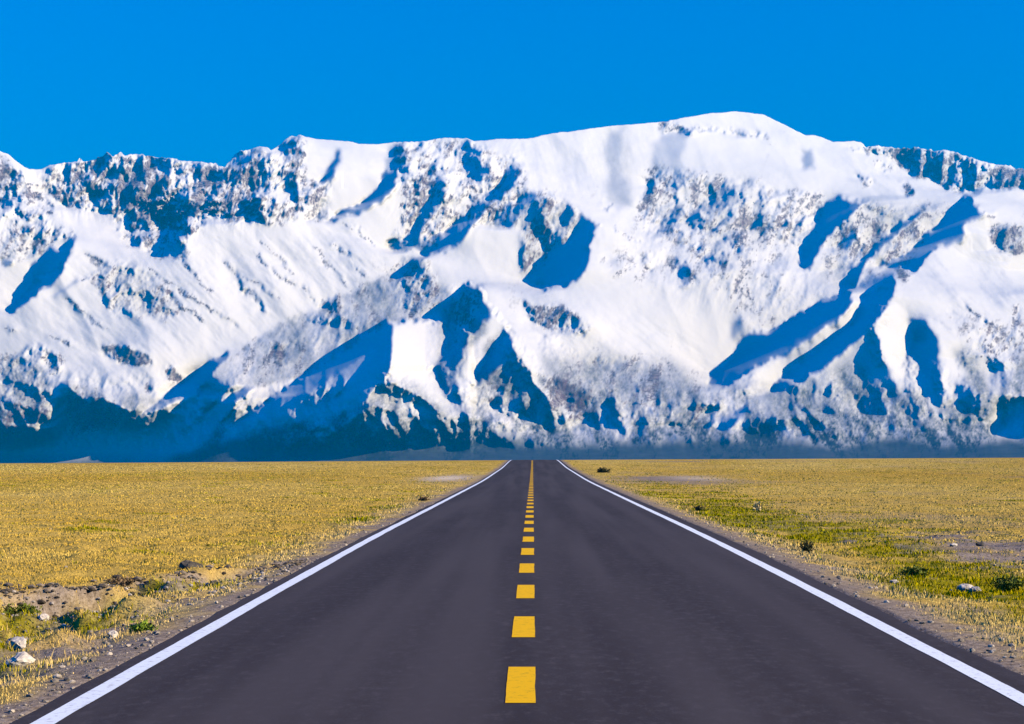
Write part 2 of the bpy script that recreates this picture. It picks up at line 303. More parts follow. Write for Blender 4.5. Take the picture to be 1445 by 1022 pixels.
# thin snow with dark turf showing through
THIN = [
 ([(330,503),(380,465),(430,440),(480,420),(540,390),(568,364),(602,369),(622,420),(600,441),(560,452),(520,470),(450,516),(400,541),(350,546),(310,562),(270,560),(200,582),(260,532)],.28,1.5),
 ([(-30,500),(30,503),(65,525),(76,560),(70,592),(20,612),(-30,610)],.45,3),([(90,536),(140,556),(180,578),(165,600),(100,600)],.5,4),
 ([(760,500),(850,505),(950,510),(1000,545),(1000,600),(880,600),(800,570)],.36,10),([(757,527),(800,540),(868,566),(870,600),(800,604),(780,572)],.55,4),
 ([(850,560),(960,560),(1060,548),(1090,600),(1090,650),(850,650)],.5,8),([(1080,550),(1130,545),(1205,500),(1245,540),(1250,625),(1080,625)],.42,5),
 ([(1205,540),(1245,545),(1290,550),(1330,570),(1400,570),(1445,500),(1500,500),(1500,640),(1205,640)],.55,6),([(1345,490),(1380,500),(1400,560),(1385,570),(1360,530)],.4,4),
 ([(330,610),(430,590),(520,565),(548,530),(600,560),(640,600),(660,590),(700,580),(790,590),(880,600),(880,650),(300,650)],.52,5),
 ([(690,480),(716,462),(726,495),(782,581),(700,592),(665,560)],.45,4),([(622,430),(650,410),(668,400),(690,436),(684,470),(660,500),(640,555),(620,550),(616,510)],.3,3),
 ([(735,312),(762,285),(785,275),(820,300),(790,342),(750,398),(735,390)],.28,4),([(1395,322),(1450,318),(1450,356),(1410,356)],.35,5),
 ([(1160,285),(1240,285),(1340,292),(1320,330),(1240,380),(1200,405),(1150,400),(1175,345)],.2,8),([(920,250),(1080,258),(1110,300),(1080,350),(1050,400),(985,370),(930,320)],.15,12),
 ([(850,180),(885,170),(895,290),(855,290)],.12,5),([(130,395),(190,372),(260,440),(200,450)],.18,6),([(640,410),(600,372),(560,380),(565,450),(620,440)],.25,4),
]
# how much bare rock shows through the snow
ROCKS = [
 ([(-520,225),(-520,330),(0,300),(0,245)],.35,10),([(0,225),(35,245),(35,300),(0,305)],.45,5),([(35,262),(70,262),(75,315),(35,315)],.25,5),
 ([(66,232),(110,226),(118,222),(150,213),(176,217),(200,218),(320,235),(345,212),(380,208),(375,290),(368,316),(330,312),(300,300),(270,330),(240,335),(190,312),(160,300),(120,300),(95,292),(70,270)],.74,3),
 ([(160,300),(260,330),(270,365),(225,365),(180,345)],.35,5),([(380,215),(410,193),(428,200),(432,250),(470,255),(460,310),(370,315)],.38,4),([(0,315),(45,318),(105,328),(60,360),(0,372)],.3,5),
 ([(550,202),(640,196),(670,200),(735,230),(745,280),(690,300),(655,335),(600,355),(548,345),(570,300),(560,255)],.33,5),
 ([(740,268),(785,272),(822,302),(790,345),(750,395),(735,390),(732,310)],.38,4),([(680,285),(740,280),(735,318),(680,318)],.3,4),
 ([(905,240),(960,238),(1015,252),(1080,258),(1115,285),(1110,330),(1070,370),(1055,410),(1010,405),(985,380),(950,340),(905,335)],.36,8),
 ([(1080,270),(1160,270),(1165,300),(1140,340),(1110,350),(1080,320)],.32,6),([(1060,330),(1130,370),(1190,405),(1160,430),(1060,470),(1030,440),(1020,400)],.22,8),
 ([(850,355),(900,350),(980,365),(1000,400),(960,410),(900,395),(850,395)],.2,8),([(930,172),(1000,176),(1080,188),(1080,196),(1000,188),(930,190)],.35,2),
 ([(1193,205),(1226,207),(1232,220),(1215,218)],.5,2),([(1211,246),(1229,249),(1228,262),(1217,263)],.8,1.5),([(1230,229),(1251,229),(1260,241),(1247,250),(1237,240)],.75,1.5),([(1267,253),(1282,261),(1290,269),(1277,273)],.7,1.5),
 ([(1224,206),(1262,209),(1300,209),(1345,214),(1400,232),(1446,240),(1600,262),(1600,275),(1446,263),(1420,267),(1370,267),(1350,275),(1335,268),(1310,249),(1270,237),(1255,223)],.72,2),
 ([(1190,285),(1280,285),(1340,290),(1330,330),(1250,380),(1210,400),(1150,400),(1170,340)],.3,6),([(1395,320),(1450,316),(1450,357),(1410,357),(1398,340)],.5,4),
 ([(1386,303),(1405,299),(1408,308),(1392,311)],.8,1.5),([(1267,384),(1290,386),(1290,396),(1275,398)],.6,1.5),([(1330,437),(1380,448),(1415,468),(1445,440),(1445,500),(1400,490),(1350,458)],.4,4),
 ([(1425,430),(1440,433),(1436,462),(1428,460)],.6,2),
 ([(735,424),(760,429),(800,434),(838,460),(826,474),(790,472),(760,462)],.7,2),([(939,365),(952,360),(960,380),(945,384)],.7,2),([(953,374),(971,370),(980,397),(964,405)],.75,2),([(907,360),(914,358),(919,381),(908,382)],.6,2),
 ([(330,502),(380,464),(430,439),(480,419),(540,389),(570,362),(605,368),(625,421),(600,443),(560,452),(520,472),(450,518),(400,543),(350,548),(310,562)],.25,3),([(450,422),(480,418),(495,458),(440,460)],.5,3),
 ([(560,375),(605,372),(615,415),(598,440),(572,444)],.45,4),([(640,420),(665,400),(690,440),(660,490),(640,490)],.35,4),
 ([(130,392),(165,368),(190,372),(220,392),(245,422),(262,442),(230,452),(190,447),(170,442),(150,422)],.42,5),([(112,354),(140,366),(165,374),(160,382),(130,374)],.35,3),
 ([(143,489),(170,488),(218,508),(200,515),(165,511)],.75,2),([(234,514),(258,531),(252,540),(238,532)],.75,2),([(202,540),(216,544),(213,555),(204,554)],.6,2),([(30,488),(62,490),(92,512),(85,545),(60,515),(30,505)],.45,3),
 ([(-20,500),(40,505),(70,530),(78,590),(20,610),(-20,600)],.42,5),([(90,535),(140,555),(175,575),(165,610),(100,610)],.4,5),
 ([(380,485),(398,484),(408,508),(396,520),(382,508)],.5,2),([(820,498),(900,505),(1000,540),(1000,600),(870,600),(800,560)],.42,12),([(757,527),(800,540),(870,565),(870,600),(790,590)],.5,5),
 ([(1340,440),(1445,470),(1445,520),(1370,510)],.3,6),([(690,470),(725,490),(780,580),(700,590),(660,560)],.18,6),
]

def build_range(step=1.5, runs=(150, 150, 80, 16), detail=1.0):
    U = np.arange(-500, 1945, step); V = np.arange(150, 672, step)
    W, H = len(U), len(V)
    sh = (H, W)
    uu, vv = np.meshgrid(U, V)
    wu = uu + 2.0*fnoise(sh, 1.2, 1, .016) + .5*fnoise(sh, .8, 3, .05); wv = vv + 2.0*fnoise(sh, 1.2, 2, .016) + .5*fnoise(sh, .8, 4, .05)
    def fill(pts, dst, val, soft):
        p = np.array(pts, float); m = 4*soft+8
        i0 = max(0, int((p[:, 1].min()-m-V[0])/step)); i1 = min(H, int((p[:, 1].max()+m-V[0])/step)+2)
        j0 = max(0, int((p[:, 0].min()-m-U[0])/step)); j1 = min(W, int((p[:, 0].max()+m-U[0])/step)+2)
        if i1 <= i0 or j1 <= j0: return
        X = wu[i0:i1, j0:j1]; Y = wv[i0:i1, j0:j1]; ins = np.zeros(X.shape, bool)
        n = len(p)
        for k in range(n):
            x0, y0 = p[k]; x1, y1 = p[(k+1) % n]
            if y0 == y1: continue
            c = (Y >= min(y0, y1)) & (Y < max(y0, y1)); ins ^= c & (X < x0 + (Y-y0)*(x1-x0)/(y1-y0))
        a = gblur(ins.astype(float), soft/step)
        d = dst[i0:i1, j0:j1]; d += (val-d)*a
    def stroke(pts, dst, val, width):
        p = np.array(pts, float)
        i0 = max(0, int((p[:, 1].min()-12-V[0])/step)); i1 = min(H, int((p[:, 1].max()+12-V[0])/step)+2)
        j0 = max(0, int((p[:, 0].min()-12-U[0])/step)); j1 = min(W, int((p[:, 0].max()+12-U[0])/step)+2)
        X = wu[i0:i1, j0:j1]; Y = wv[i0:i1, j0:j1]; best = np.zeros(X.shape)
        L = len(p)-1
        for k in range(L):
            a, b = p[k], p[k+1]; e = b-a
            t = np.clip(((X-a[0])*e[0]+(Y-a[1])*e[1])/(e@e), 0, 1)
            d = np.hypot(X-a[0]-t*e[0], Y-a[1]-t*e[1])
            s = (k+t)/L; w = width*.5*(.35+.65*np.sin(np.pi*np.clip(s, .06, .94))**.6)
            best = np.maximum(best, np.exp(-(d/w)**2))
        dst[i0:i1, j0:j1] += (val-dst[i0:i1, j0:j1])*best
    # base: broad lit snow, sunlit less squarely towards the foot
    S = .80 + .03*fnoise(sh, 1.6, 11, .004)
    low = np.clip((vv-520)/90, 0, 1)
    S -= .42*low
    # outside the frame: ridges of the same make
    side = np.clip((np.abs(uu-722)-722)/60, 0, 1)
    rid = fnoise(sh, 1.7, 12, .004, 1.0, .6)
    S = S*(1-side) + side*np.clip(.55+.6*rid, -.3, .95)
    # runnels down the fall line, each stretch of slope with its own lie
    for k, (pts, turn, a) in enumerate(RUNNELS):
        msk = np.zeros(sh); fill(pts, msk, 1.0, 14)
        S = S + msk*a*np.clip(fnoise(sh, 1.1, 40+k, .012, 1.0, 6.0, False, -turn), -2.2, 1.2)
    for pts, s, soft in FACES: fill(pts, S, s, soft)
    for pts, s, w in STREAKS: stroke(pts, S, s, w)
    K = np.full(sh, .01)
    K += .03*np.clip(fnoise(sh, 1.5, 21, .006), 0, 2)
    foot = np.clip((vv-540)/100, 0, 1); K = np.maximum(K, .06*foot)
    K = np.maximum(K, side*.25)
    for pts, k, soft in ROCKS: fill(pts, K, k, soft)
    for pts, k, wd in STREAKS:
        if k < .5: stroke(pts, K, .62, wd*.85)
    band = np.zeros(sh); fill([(-500,235),(0,240),(70,235),(150,213),(350,212),(420,195),(430,300),(340,330),(240,345),(0,330),(-500,340)], band, 1.0, 4)
    fill([(1215,203),(1300,208),(1446,238),(1900,262),(1900,285),(1446,266),(1340,272),(1230,226)], band, 1.0, 3)
    fill([(555,205),(740,210),(740,300),(560,350)], band, .6, 6)
    K = K + band*(.27*np.sin((wv+.12*wu+6*fnoise(sh, 1.6, 23, .006))*2*np.pi/17)+.10*fnoise(sh, 1.0, 24, .012, 1.0, 3.0))*(K > .08)
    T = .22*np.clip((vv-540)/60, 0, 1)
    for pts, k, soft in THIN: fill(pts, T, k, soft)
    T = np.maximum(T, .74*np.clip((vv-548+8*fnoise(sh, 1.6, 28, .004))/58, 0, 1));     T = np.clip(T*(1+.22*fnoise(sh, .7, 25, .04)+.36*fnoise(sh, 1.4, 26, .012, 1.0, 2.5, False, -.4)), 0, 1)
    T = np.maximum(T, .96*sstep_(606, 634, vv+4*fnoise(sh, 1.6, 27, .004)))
    T = T*(1-.85*gblur((S < -.02)*1.0, 2.5)*(1-.25*sstep_(634, 646, vv)))  # faces turned from the sun get less dark turf, brightening their shade by colour
    # fine relief: more of it where rock shows
    amp = detail*(.025 + .22*np.clip(K, 0, .6))*np.where(S < 0, .35, 1)*(1-.45*low)*(1-.75*np.clip((vv-615)/25, 0, 1))
    S = S + amp*(fnoise(sh, .9, 13, .02, 1.0, .75)*.6 + fnoise(sh, .35, 14, .1, 1.0, .8)*.45)
    crag = np.clip((K-.14)*2.2, 0, .55)*np.clip((400-vv)/40, .12, 1)*(1-low)*np.where(S < 0, .2, 1)
    S = np.clip(S + crag*(fnoise(sh, 1.25, 16, .022, 1.0, 1.6, False, .55)-.25), -.3, .96)
    # ---- angles to surface: turn every facet towards its angle, then join all facets into one surface, and again
    Uf = (uu-PX0)/FPX; Vf = (PY0-vv)/FPX
    apron = np.clip((vv-622)/18, 0, 1)*np.clip(gblur(S, 4)*5, 0, 1)
    slope = .50 + .10*np.clip((560-vv)/300, 0, 1) - .36*apron      # average rise per metre
    w0 = (1/slope)/(1-np.minimum(Vf/slope, .6))
    Lx, Ly, Lz = SUN
    def solve(q, S, w0, Uf, Vf, st, n, relax):
        h, wd = S.shape
        kyy = 2*np.cos(2*np.pi*np.fft.fftfreq(2*h))-2; kxx = 2*np.cos(2*np.pi*np.fft.rfftfreq(2*wd))-2
        dn = kyy[:, None]+kxx[None, :]; dn[0, 0] = 1
        ed = np.hypot(*np.gradient(gblur(S, 1.0)))/st; m0 = np.where(S < .05, 2.0, 1.0)/(1+(ed/.06)**2); mu = m0.copy(); mv = m0.copy()
        def grads(q):
            p = np.zeros(q.shape); p[:, :-1] = np.diff(q, axis=1)*FPX/st; p[:, -1] = p[:, -2]
            w = np.zeros(q.shape); w[:-1] = -np.diff(q, axis=0)*FPX/st; w[-1] = w[-2]
            return p, w
        for it in range(n):
            p, w = grads(q)
            c = 1+Vf*w+Uf*p
            N = np.sqrt(p*p+c*c+w*w); num = p*Lx-c*Ly+w*Lz; s = num/N
            dp = (Lx-Uf*Ly)/N - num*(p+c*Uf)/N**3; dw = (Lz-Vf*Ly)/N - num*(w+c*Vf)/N**3
            e = np.where(S < 0, np.maximum(s-S*.22, 0), s-S)
            g = relax*e/(dp*dp+dw*dw+.02)
            p2 = np.clip(p - g*dp, -4, 3)*.997; w2 = np.clip(w - g*dw, .3*w0, 40*w0); w2 += .004*(w0-w2)
            gu = p2*st/FPX; gv = -w2*st/FPX
            def div(gu, gv):
                d = np.zeros(S.shape)
                a = (mu*gu)[:, :-1]; b = (mv*gv)[:-1]; d[:, :-1] -= a; d[:, 1:] += a; d[:-1] -= b; d[1:] += b
                return d
            def lap(q):
                gx = np.zeros(S.shape); gy = np.zeros(S.shape); gx[:, :-1] = np.diff(q, axis=1); gy[:-1] = np.diff(q, axis=0)
                return div(gx, gy)
            def inv(d):
                M = np.fft.rfft2(np.block([[d, d[:, ::-1]], [d[::-1], d[::-1, ::-1]]]))
                M /= -dn; M[0, 0] = 0
                return np.fft.irfft2(M, s=(2*h, 2*wd))[:h, :wd]
            r = div(gu, gv)-lap(q); z = inv(r); d = z; rz = (r*z).sum()
            for k in range(2):
                Ad = lap(d); al = rz/((d*Ad).sum()+1e-30); q = q+al*d; r = r-al*Ad
                if k == 1: break
                z = inv(r); rn = (r*z).sum(); d = z+rn/rz*d; rz = rn
        return (q,)+grads(q)
    def half(a):
        h, wd = a.shape[0]//2*2, a.shape[1]//2*2
        return .25*(a[:h:2, :wd:2]+a[1:h:2, :wd:2]+a[:h:2, 1:wd:2]+a[1:h:2, 1:wd:2])
    def up(q, h, wd):
        yi = np.clip((np.arange(h)-.5)/2, 0, q.shape[0]-1); xi = np.clip((np.arange(wd)-.5)/2, 0, q.shape[1]-1)
        y0 = np.minimum(yi.astype(int), q.shape[0]-2); x0 = np.minimum(xi.astype(int), q.shape[1]-2); fy = (yi-y0)[:, None]; fx = (xi-x0)[None]
        a = q[y0]; b = q[y0+1]; a = a*(1-fy)+b*fy
        return a[:, x0]*(1-fx)+a[:, x0+1]*fx
    lv = [(S, w0, Uf, Vf)]
    for _ in range(3): lv.append(tuple(half(a) for a in lv[-1]))
    q = -np.cumsum(lv[3][1]*8*step/FPX, axis=0)
    q = solve(q, *lv[3], 8*step, runs[0], 1.4)[0]
    q = solve(up(q, *lv[2][0].shape), *lv[2], 4*step, runs[1], 1.4)[0]
    q = solve(up(q, *lv[1][0].shape), *lv[1], 2*step, runs[2], 1.4)[0]
    q, pa, wa = solve(up(q, H, W), S, w0, Uf, Vf, step, runs[3], 1.3)
    basin = np.zeros(sh)                                # the valley at the lower left lies deep behind its spurs
    fill([(-160,665),(-140,615),(30,618),(80,605),(95,570),(130,575),(190,596),(235,566),(290,528),(300,560),(320,590),(290,628),(255,665)], basin, 1.0, 14)
    q = q + .05*basin
    pull = np.zeros(sh)                                 # long left spur: its crest stands in front of the slope behind
    fill([(292,640),(330,601),(360,576),(385,560),(410,545),(440,525),(470,505),(500,485),(525,468),(545,452),(557,455),(590,450),(632,452),(665,470),(668,668),(292,668)], pull, 1.0, 1.6)
    q = q - .040*pull*np.interp(uu, [300, 552, 700], [0, 1, .35])*(1-sstep_(585, 655, vv))
    pull = np.zeros(sh)                                 # the pyramid left of the road's end
    fill([(590,475),(618,449),(640,420),(652,409),(665,400),(678,411),(690,433),(716,460),(728,490),(768,552),(800,586),(810,668),(590,668)], pull, 1.0, 1.6)
    q = q - .018*pull*np.interp(uu, [600, 660, 730, 800], [0, 1, 1, .4])*(1-sstep_(560, 650, vv))
    gl = np.zeros(sh)
    fill([(1445,557),(1402,571),(1400,618),(1450,618),(1530,620),(1530,560)], gl, 1.0, 6); q = q + .02*gl
    gl = np.zeros(sh)
    fill([(192,290),(220,270),(262,284),(266,300),(262,328),(225,324)], gl, 1.0, 4); fill([(1264,226),(1274,213),(1286,216),(1282,231)], gl, .6, 2)
    fill([(278,302),(298,274),(330,308)], gl, .8, 3); fill([(337,285),(362,282),(364,310),(350,308)], gl, .8, 3); fill([(122,266),(148,272),(131,294)], gl, .8, 3); q = q + .010*gl*np.clip(1+.5*fnoise(sh, 1.2, 51, .02), 0, 2)
    # ribs and gullies running down the slopes
    def ribs(seed, lo, beta, ay, turn): return 1-np.minimum(np.abs(fnoise(sh, beta, seed, lo, 1.0, ay, False, turn)), 1.6)
    shd = np.where(S < 0, .25, 1)
    foot = sstep_(520, 585, vv+10*fnoise(sh, 1.6, 60, .004))*(1-.9*sstep_(618, 640, vv))
    foot = gblur(foot*np.where(S < -.1, .5, 1), 3)
    rr = ribs(61, .006, 2.8, 1.9, -.45)*.55+ribs(62, .009, 2.8, 1.6, .35)*.45
    q = q - foot*(.005*gblur(rr, .8) + .0038*gblur(ribs(63, .022, 2.4, 1.5, .1), .6) + .0006*ribs(64, .05, 1.6, 1.3, .2))
    def tent(pts, wd):
        p = np.array(pts, float); m = wd*1.6
        i0 = max(0, int((p[:, 1].min()-m-V[0])/step)); i1 = min(H, int((p[:, 1].max()+m-V[0])/step)+2)
        j0 = max(0, int((p[:, 0].min()-m-U[0])/step)); j1 = min(W, int((p[:, 0].max()+m-U[0])/step)+2)
        X = wu[i0:i1, j0:j1]; Y = wv[i0:i1, j0:j1]; best = np.zeros(X.shape)
        for k in range(len(p)-1):
            a, b = p[k], p[k+1]; e = b-a; t = np.clip(((X-a[0])*e[0]+(Y-a[1])*e[1])/(e@e), 0, 1)
            best = np.maximum(best, np.clip(1-np.hypot(X-a[0]-t*e[0], Y-a[1]-t*e[1])/wd, 0, 1))
        return (i0, i1, j0, j1), best**1.15
    cr = np.zeros(sh)
    for pts, wd, hh in CRESTS:
        (i0, i1, j0, j1), tt = tent(pts, wd*1.25); cr[i0:i1, j0:j1] = np.maximum(cr[i0:i1, j0:j1], hh*tt)
    q = q - gblur(cr, .6)*(1-sstep_(622, 646, vv))
    mid = gblur(np.clip((K-.12)*3, 0, 1)*shd*(1-foot), 2)
    q = q - mid*(.0034*gblur(ribs(65, .020, 2.2, 1.7, .5), .6) + .0006*ribs(66, .05, 1.5, 1.5, .4))
    q = q - gblur(band*np.clip(K*2, 0, 1), 2)*(.0042*gblur(ribs(69, .02, 2.2, 3.2, .08), .5)+.0014*ribs(70, .05, 1.6, 2.5, .05))
    slope_z = gblur((1-band)*(1-mid)*(1-foot)*shd, 3)
    q = q - slope_z*.0011*gblur(ribs(67, .008, 2.4, 2.6, -.55), .8)
    i650 = int((648-V[0])/step)
    q = q - np.median(q[i650, int(500/step):int(1945/step)]) + np.log(5200.0)
    pa = np.gradient(q, axis=1)*FPX/step; wa = -np.gradient(q, axis=0)*FPX/step
    nrm = np.stack([pa, -(1+Uf*pa+Vf*wa), wa], -1); nrm /= np.linalg.norm(nrm, axis=-1, keepdims=True)
    shade = nrm@SUN
    K = np.clip((K-.03)*np.clip(.85+.45*fnoise(sh, 1.5, 33, .008), .15, 1.7), 0, .95)
    nz = fnoise(sh, .9, 31, .04, 1.0, 1.1, True)*.45+fnoise(sh, 1.2, 32, .02, 1.0, 2.6, True, .35)*.55
    r = np.argsort(np.argsort(nz, axis=None)).reshape(sh)/nz.size
    steep = np.clip((.62-nrm[..., 2])*.8, -.1, .25)
    rock = np.clip((K*.80+.12*(K > .5)+steep*(K > .15) - r)/.3+.5*np.clip(K/.12, 0, 1), 0, 1)
    return U, V, np.exp(q), shade, rock, S, K, T

def make_mountains():
    step = 1.5
    U, V, Y, shade, rock, S, K, T = build_range(step)
    H, W = Y.shape; N = 344; BOT = 664.0
    sk = np.interp(U, [p[0] for p in SKYLINE], [p[1] for p in SKYLINE])
    rng = np.random.default_rng(5)
    jag = np.convolve(rng.standard_normal(W+8), np.ones(3)/3, 'same')[4:-4]
    kt = K[np.clip(((sk+6-V[0])/step).astype(int), 0, H-1), np.arange(W)]
    sk = sk + jag*(.25+2.2*np.clip(kt, 0, .6))
    t = np.linspace(0, 1, N)[:, None]
    v = sk[None]+(BOT-sk[None])*t
    f = np.clip((v-V[0])/step, 0, H-1.001); i0 = f.astype(int); fr = f-i0
    take = lambda A: np.take_along_axis(A, i0, 0)*(1-fr)+np.take_along_axis(A, i0+1, 0)*fr
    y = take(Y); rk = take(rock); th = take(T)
    u = np.broadcast_to(U[None], y.shape)
    P = np.stack([(u-PX0)/FPX*y, y, CAMH+(PY0-v)/FPX*y], -1)
    back = []                                             # the far side, falling away behind the crest
    top = P[0]
    for k in (5, 4, 3, 2, 1):
        b = top.copy(); d = [0, 25, 120, 350, 900, 2000][k]
        b[:, 1] += d; b[:, 0] *= 1+d/9000; b[:, 2] -= [0, 4, 55, 200, 560, 1300][k]
        back.append(b)
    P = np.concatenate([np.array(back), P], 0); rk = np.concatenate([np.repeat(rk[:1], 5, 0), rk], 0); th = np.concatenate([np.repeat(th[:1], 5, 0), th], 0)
    m = Nodes("snow_and_rock", 1.0, 0.0)
    n1 = m.noise(.018, 5, .65); n2 = m.noise(.004, 4, .6)
    rocks = m.mix(m.ramp(n1, [(.3, 0.0), (.7, 1.0)]), (.055, .035, .055), (.21, .145, .17))
    snow = m.mix(m.ramp(n2, [(.35, 0.0), (.65, 1.0)]), (.90, .87, .83), (.85, .83, .81))
    fac = m.math('MULTIPLY', m.attr("rock"), m.ramp(m.noise(.045, 3, .6), [(.35, .55), (.6, 1.0)]), True)
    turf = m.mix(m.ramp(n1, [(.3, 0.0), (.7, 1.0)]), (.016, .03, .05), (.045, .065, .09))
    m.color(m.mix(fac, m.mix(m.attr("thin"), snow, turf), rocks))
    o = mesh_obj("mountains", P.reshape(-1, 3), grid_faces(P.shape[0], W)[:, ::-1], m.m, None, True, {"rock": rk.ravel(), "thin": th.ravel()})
    tag(o, "snow covered mountain range rising behind the dry plain", "mountains", kind="structure")
    return o
make_mountains()

# ------------------------------------------------------------------ plain and road
PROF = np.array([(-80, 0), (30, 0), (60, -.2), (110, -.5), (180, -.6), (240, -.37), (265, -.45), (300, -1.3), (360, -3.4), (500, -8), (1000, -22), (3000, -55), (5000, -66), (9000, -66)], float)
_yy = np.concatenate([np.arange(-80, 500, 1.0), np.arange(500, 9000, 20.0)])
_zz = np.interp(_yy, PROF[:, 0], PROF[:, 1]); _sm = np.convolve(np.pad(_zz[:580], 12, mode='edge'), np.ones(25)/25, 'valid'); _zz[:568] = _sm[:568]
def prof(y): return np.interp(y, _yy, _zz)
def sstep(a, b, x):
    t = np.clip((x-a)/(b-a), 0, 1); return t*t*(3-2*t)
_lat = [np.random.default_rng(100+i).standard_normal((64, 64)) for i in range(3)]
def vnoise(x, y, sc, k=0):
    """smooth value noise on the ground, cell sc metres"""
    g = _lat[k]; fx = np.asarray(x)/sc; fy = np.asarray(y)/sc
    ix = np.floor(fx).astype(int); iy = np.floor(fy).astype(int); tx = fx-ix; ty = fy-iy; tx = tx*tx*(3-2*tx); ty = ty*ty*(3-2*ty)
    a = g[iy % 64, ix % 64]; b = g[iy % 64, (ix+1) % 64]; c = g[(iy+1) % 64, ix % 64]; d = g[(iy+1) % 64, (ix+1) % 64]
    return (a*(1-tx)+b*tx)*(1-ty)+(c*(1-tx)+d*tx)*ty
def fbm(x, y, sc, k=0): return (vnoise(x, y, sc, k)+.5*vnoise(x+7, y+3, sc*.47, (k+1) % 3)+.25*vnoise(x+1, y+9, sc*.21, (k+2) % 3))/1.15
ROAD_L, ROAD_R = -3.56, 4.02
def lip(x): return 22+(x+7.07)*1.58                     # where the field ends in a low broken bank
def rough_left(x, y):                                   # 1 on the sunken rough verge left of the road
    return sstep(.22, -.22, y-lip(x)-.6*fbm(x, y, 1.6, 1)-.4*vnoise(x, y, .5))*(x < 0)
def ground_z(x, y):
    x = np.asarray(x, float); y = np.asarray(y, float)
    z = prof(y)+np.clip(x, -110, 110)*.0055*sstep(60, 240, y)
    off = np.maximum(ROAD_L-x, x-ROAD_R)                # distance outside the asphalt
    z = z-.05+np.where(off > 0, .035, -.10*sstep(0, -.3, off))
    s = sstep(.1, 2.2, off)
    z -= np.where(x < 0, .10, .16)*s*sstep(120, 40, y)
    near = sstep(90, 25, y)
    z += near*s*(.035*fbm(x, y, 1.1, 0)+.025*vnoise(x, y, .35, 2))
    rl = rough_left(x, y)*s
    z -= .26*rl
    z += rl*(.13*fbm(x, y, .8, 2)+.07*vnoise(x, y, .22, 1))+.06*s*vnoise(x, y, .3, 0)*np.exp(-((y-lip(x))/.8)**2)*(x < 0)+.07*s*np.exp(-((y-lip(x)-.6)/.5)**2)*(x < 0)
    z += s*sstep(10, 60, off)*.25*vnoise(x, y, 60, 1)*sstep(400, 150, y)*sstep(30, 90, y)*.4
    return z
def masks(x, y):
    """green growth, bare gravel or soil, pale dry verge"""
    off = np.maximum(ROAD_L-x, x-ROAD_R); rl = rough_left(x, y)
    n1 = fbm(x, y, 1.5, 0); n2 = fbm(x+40, y, .7, 1); n3 = fbm(x, y*.6, 9, 2); n4 = fbm(x, y*.45, 30, 1)
    right = x > 0
    g_r = np.exp(-((x-6.9-.05*(y-30)*.3+.6*n3)/1.5)**2)*sstep(75, 45, y)*1.25
    g_r += .75*np.exp(-((x-5.6-.02*y)/2.6)**2)*sstep(36, 46, y)*sstep(150, 70, y)
    g_l = rl*sstep(.8, 1.8, off)*.95+.35*np.exp(-((off-1.6)/1.0)**2)*sstep(20, 30, y)*sstep(120, 60, y)
    G = np.clip(np.where(right, g_r, g_l)+.42*n1+.2*n2-.30, 0, 1)*sstep(.35, .9, off)
    G = np.maximum(G, .45*np.clip(n4-.35, 0, 1)*sstep(8, 20, off))
    D = sstep(np.where(right, 1.0, .7), .1, off-.25*n2)*.95
    D = np.maximum(D, rl*np.clip(.34+.75*n2-.6*G, 0, .92))
    D = np.maximum(D, np.where(right, 0, np.clip(np.exp(-((y-lip(x)+.05)/.40)**2)*(.95+.5*n2), 0, 1)*sstep(.2, 1, off)))
    D = np.maximum(D, np.where(right, np.clip(1.3*np.exp(-(((x-9.6)/2.3)**2+((y-33)/7.5)**2))+.4*n2-.25, 0, 1), 0))
    D = np.maximum(D, np.clip(1.2*np.exp(-(((x+6.0)/1.9)**2+((y-122)/14)**2)), 0, 1)*(off > 0))
    D = np.maximum(D, np.where(right, np.clip(.9*np.exp(-(((x-10)/4.5)**2+((y-122)/26)**2))+.4*n3-.1, 0, 1), 0))
    Pv = sstep(2.3, .4, off-.5*n1-.3*n2)*sstep(160, 60, y)
    Pv = np.maximum(Pv, rl*.42)
    return G, D, Pv
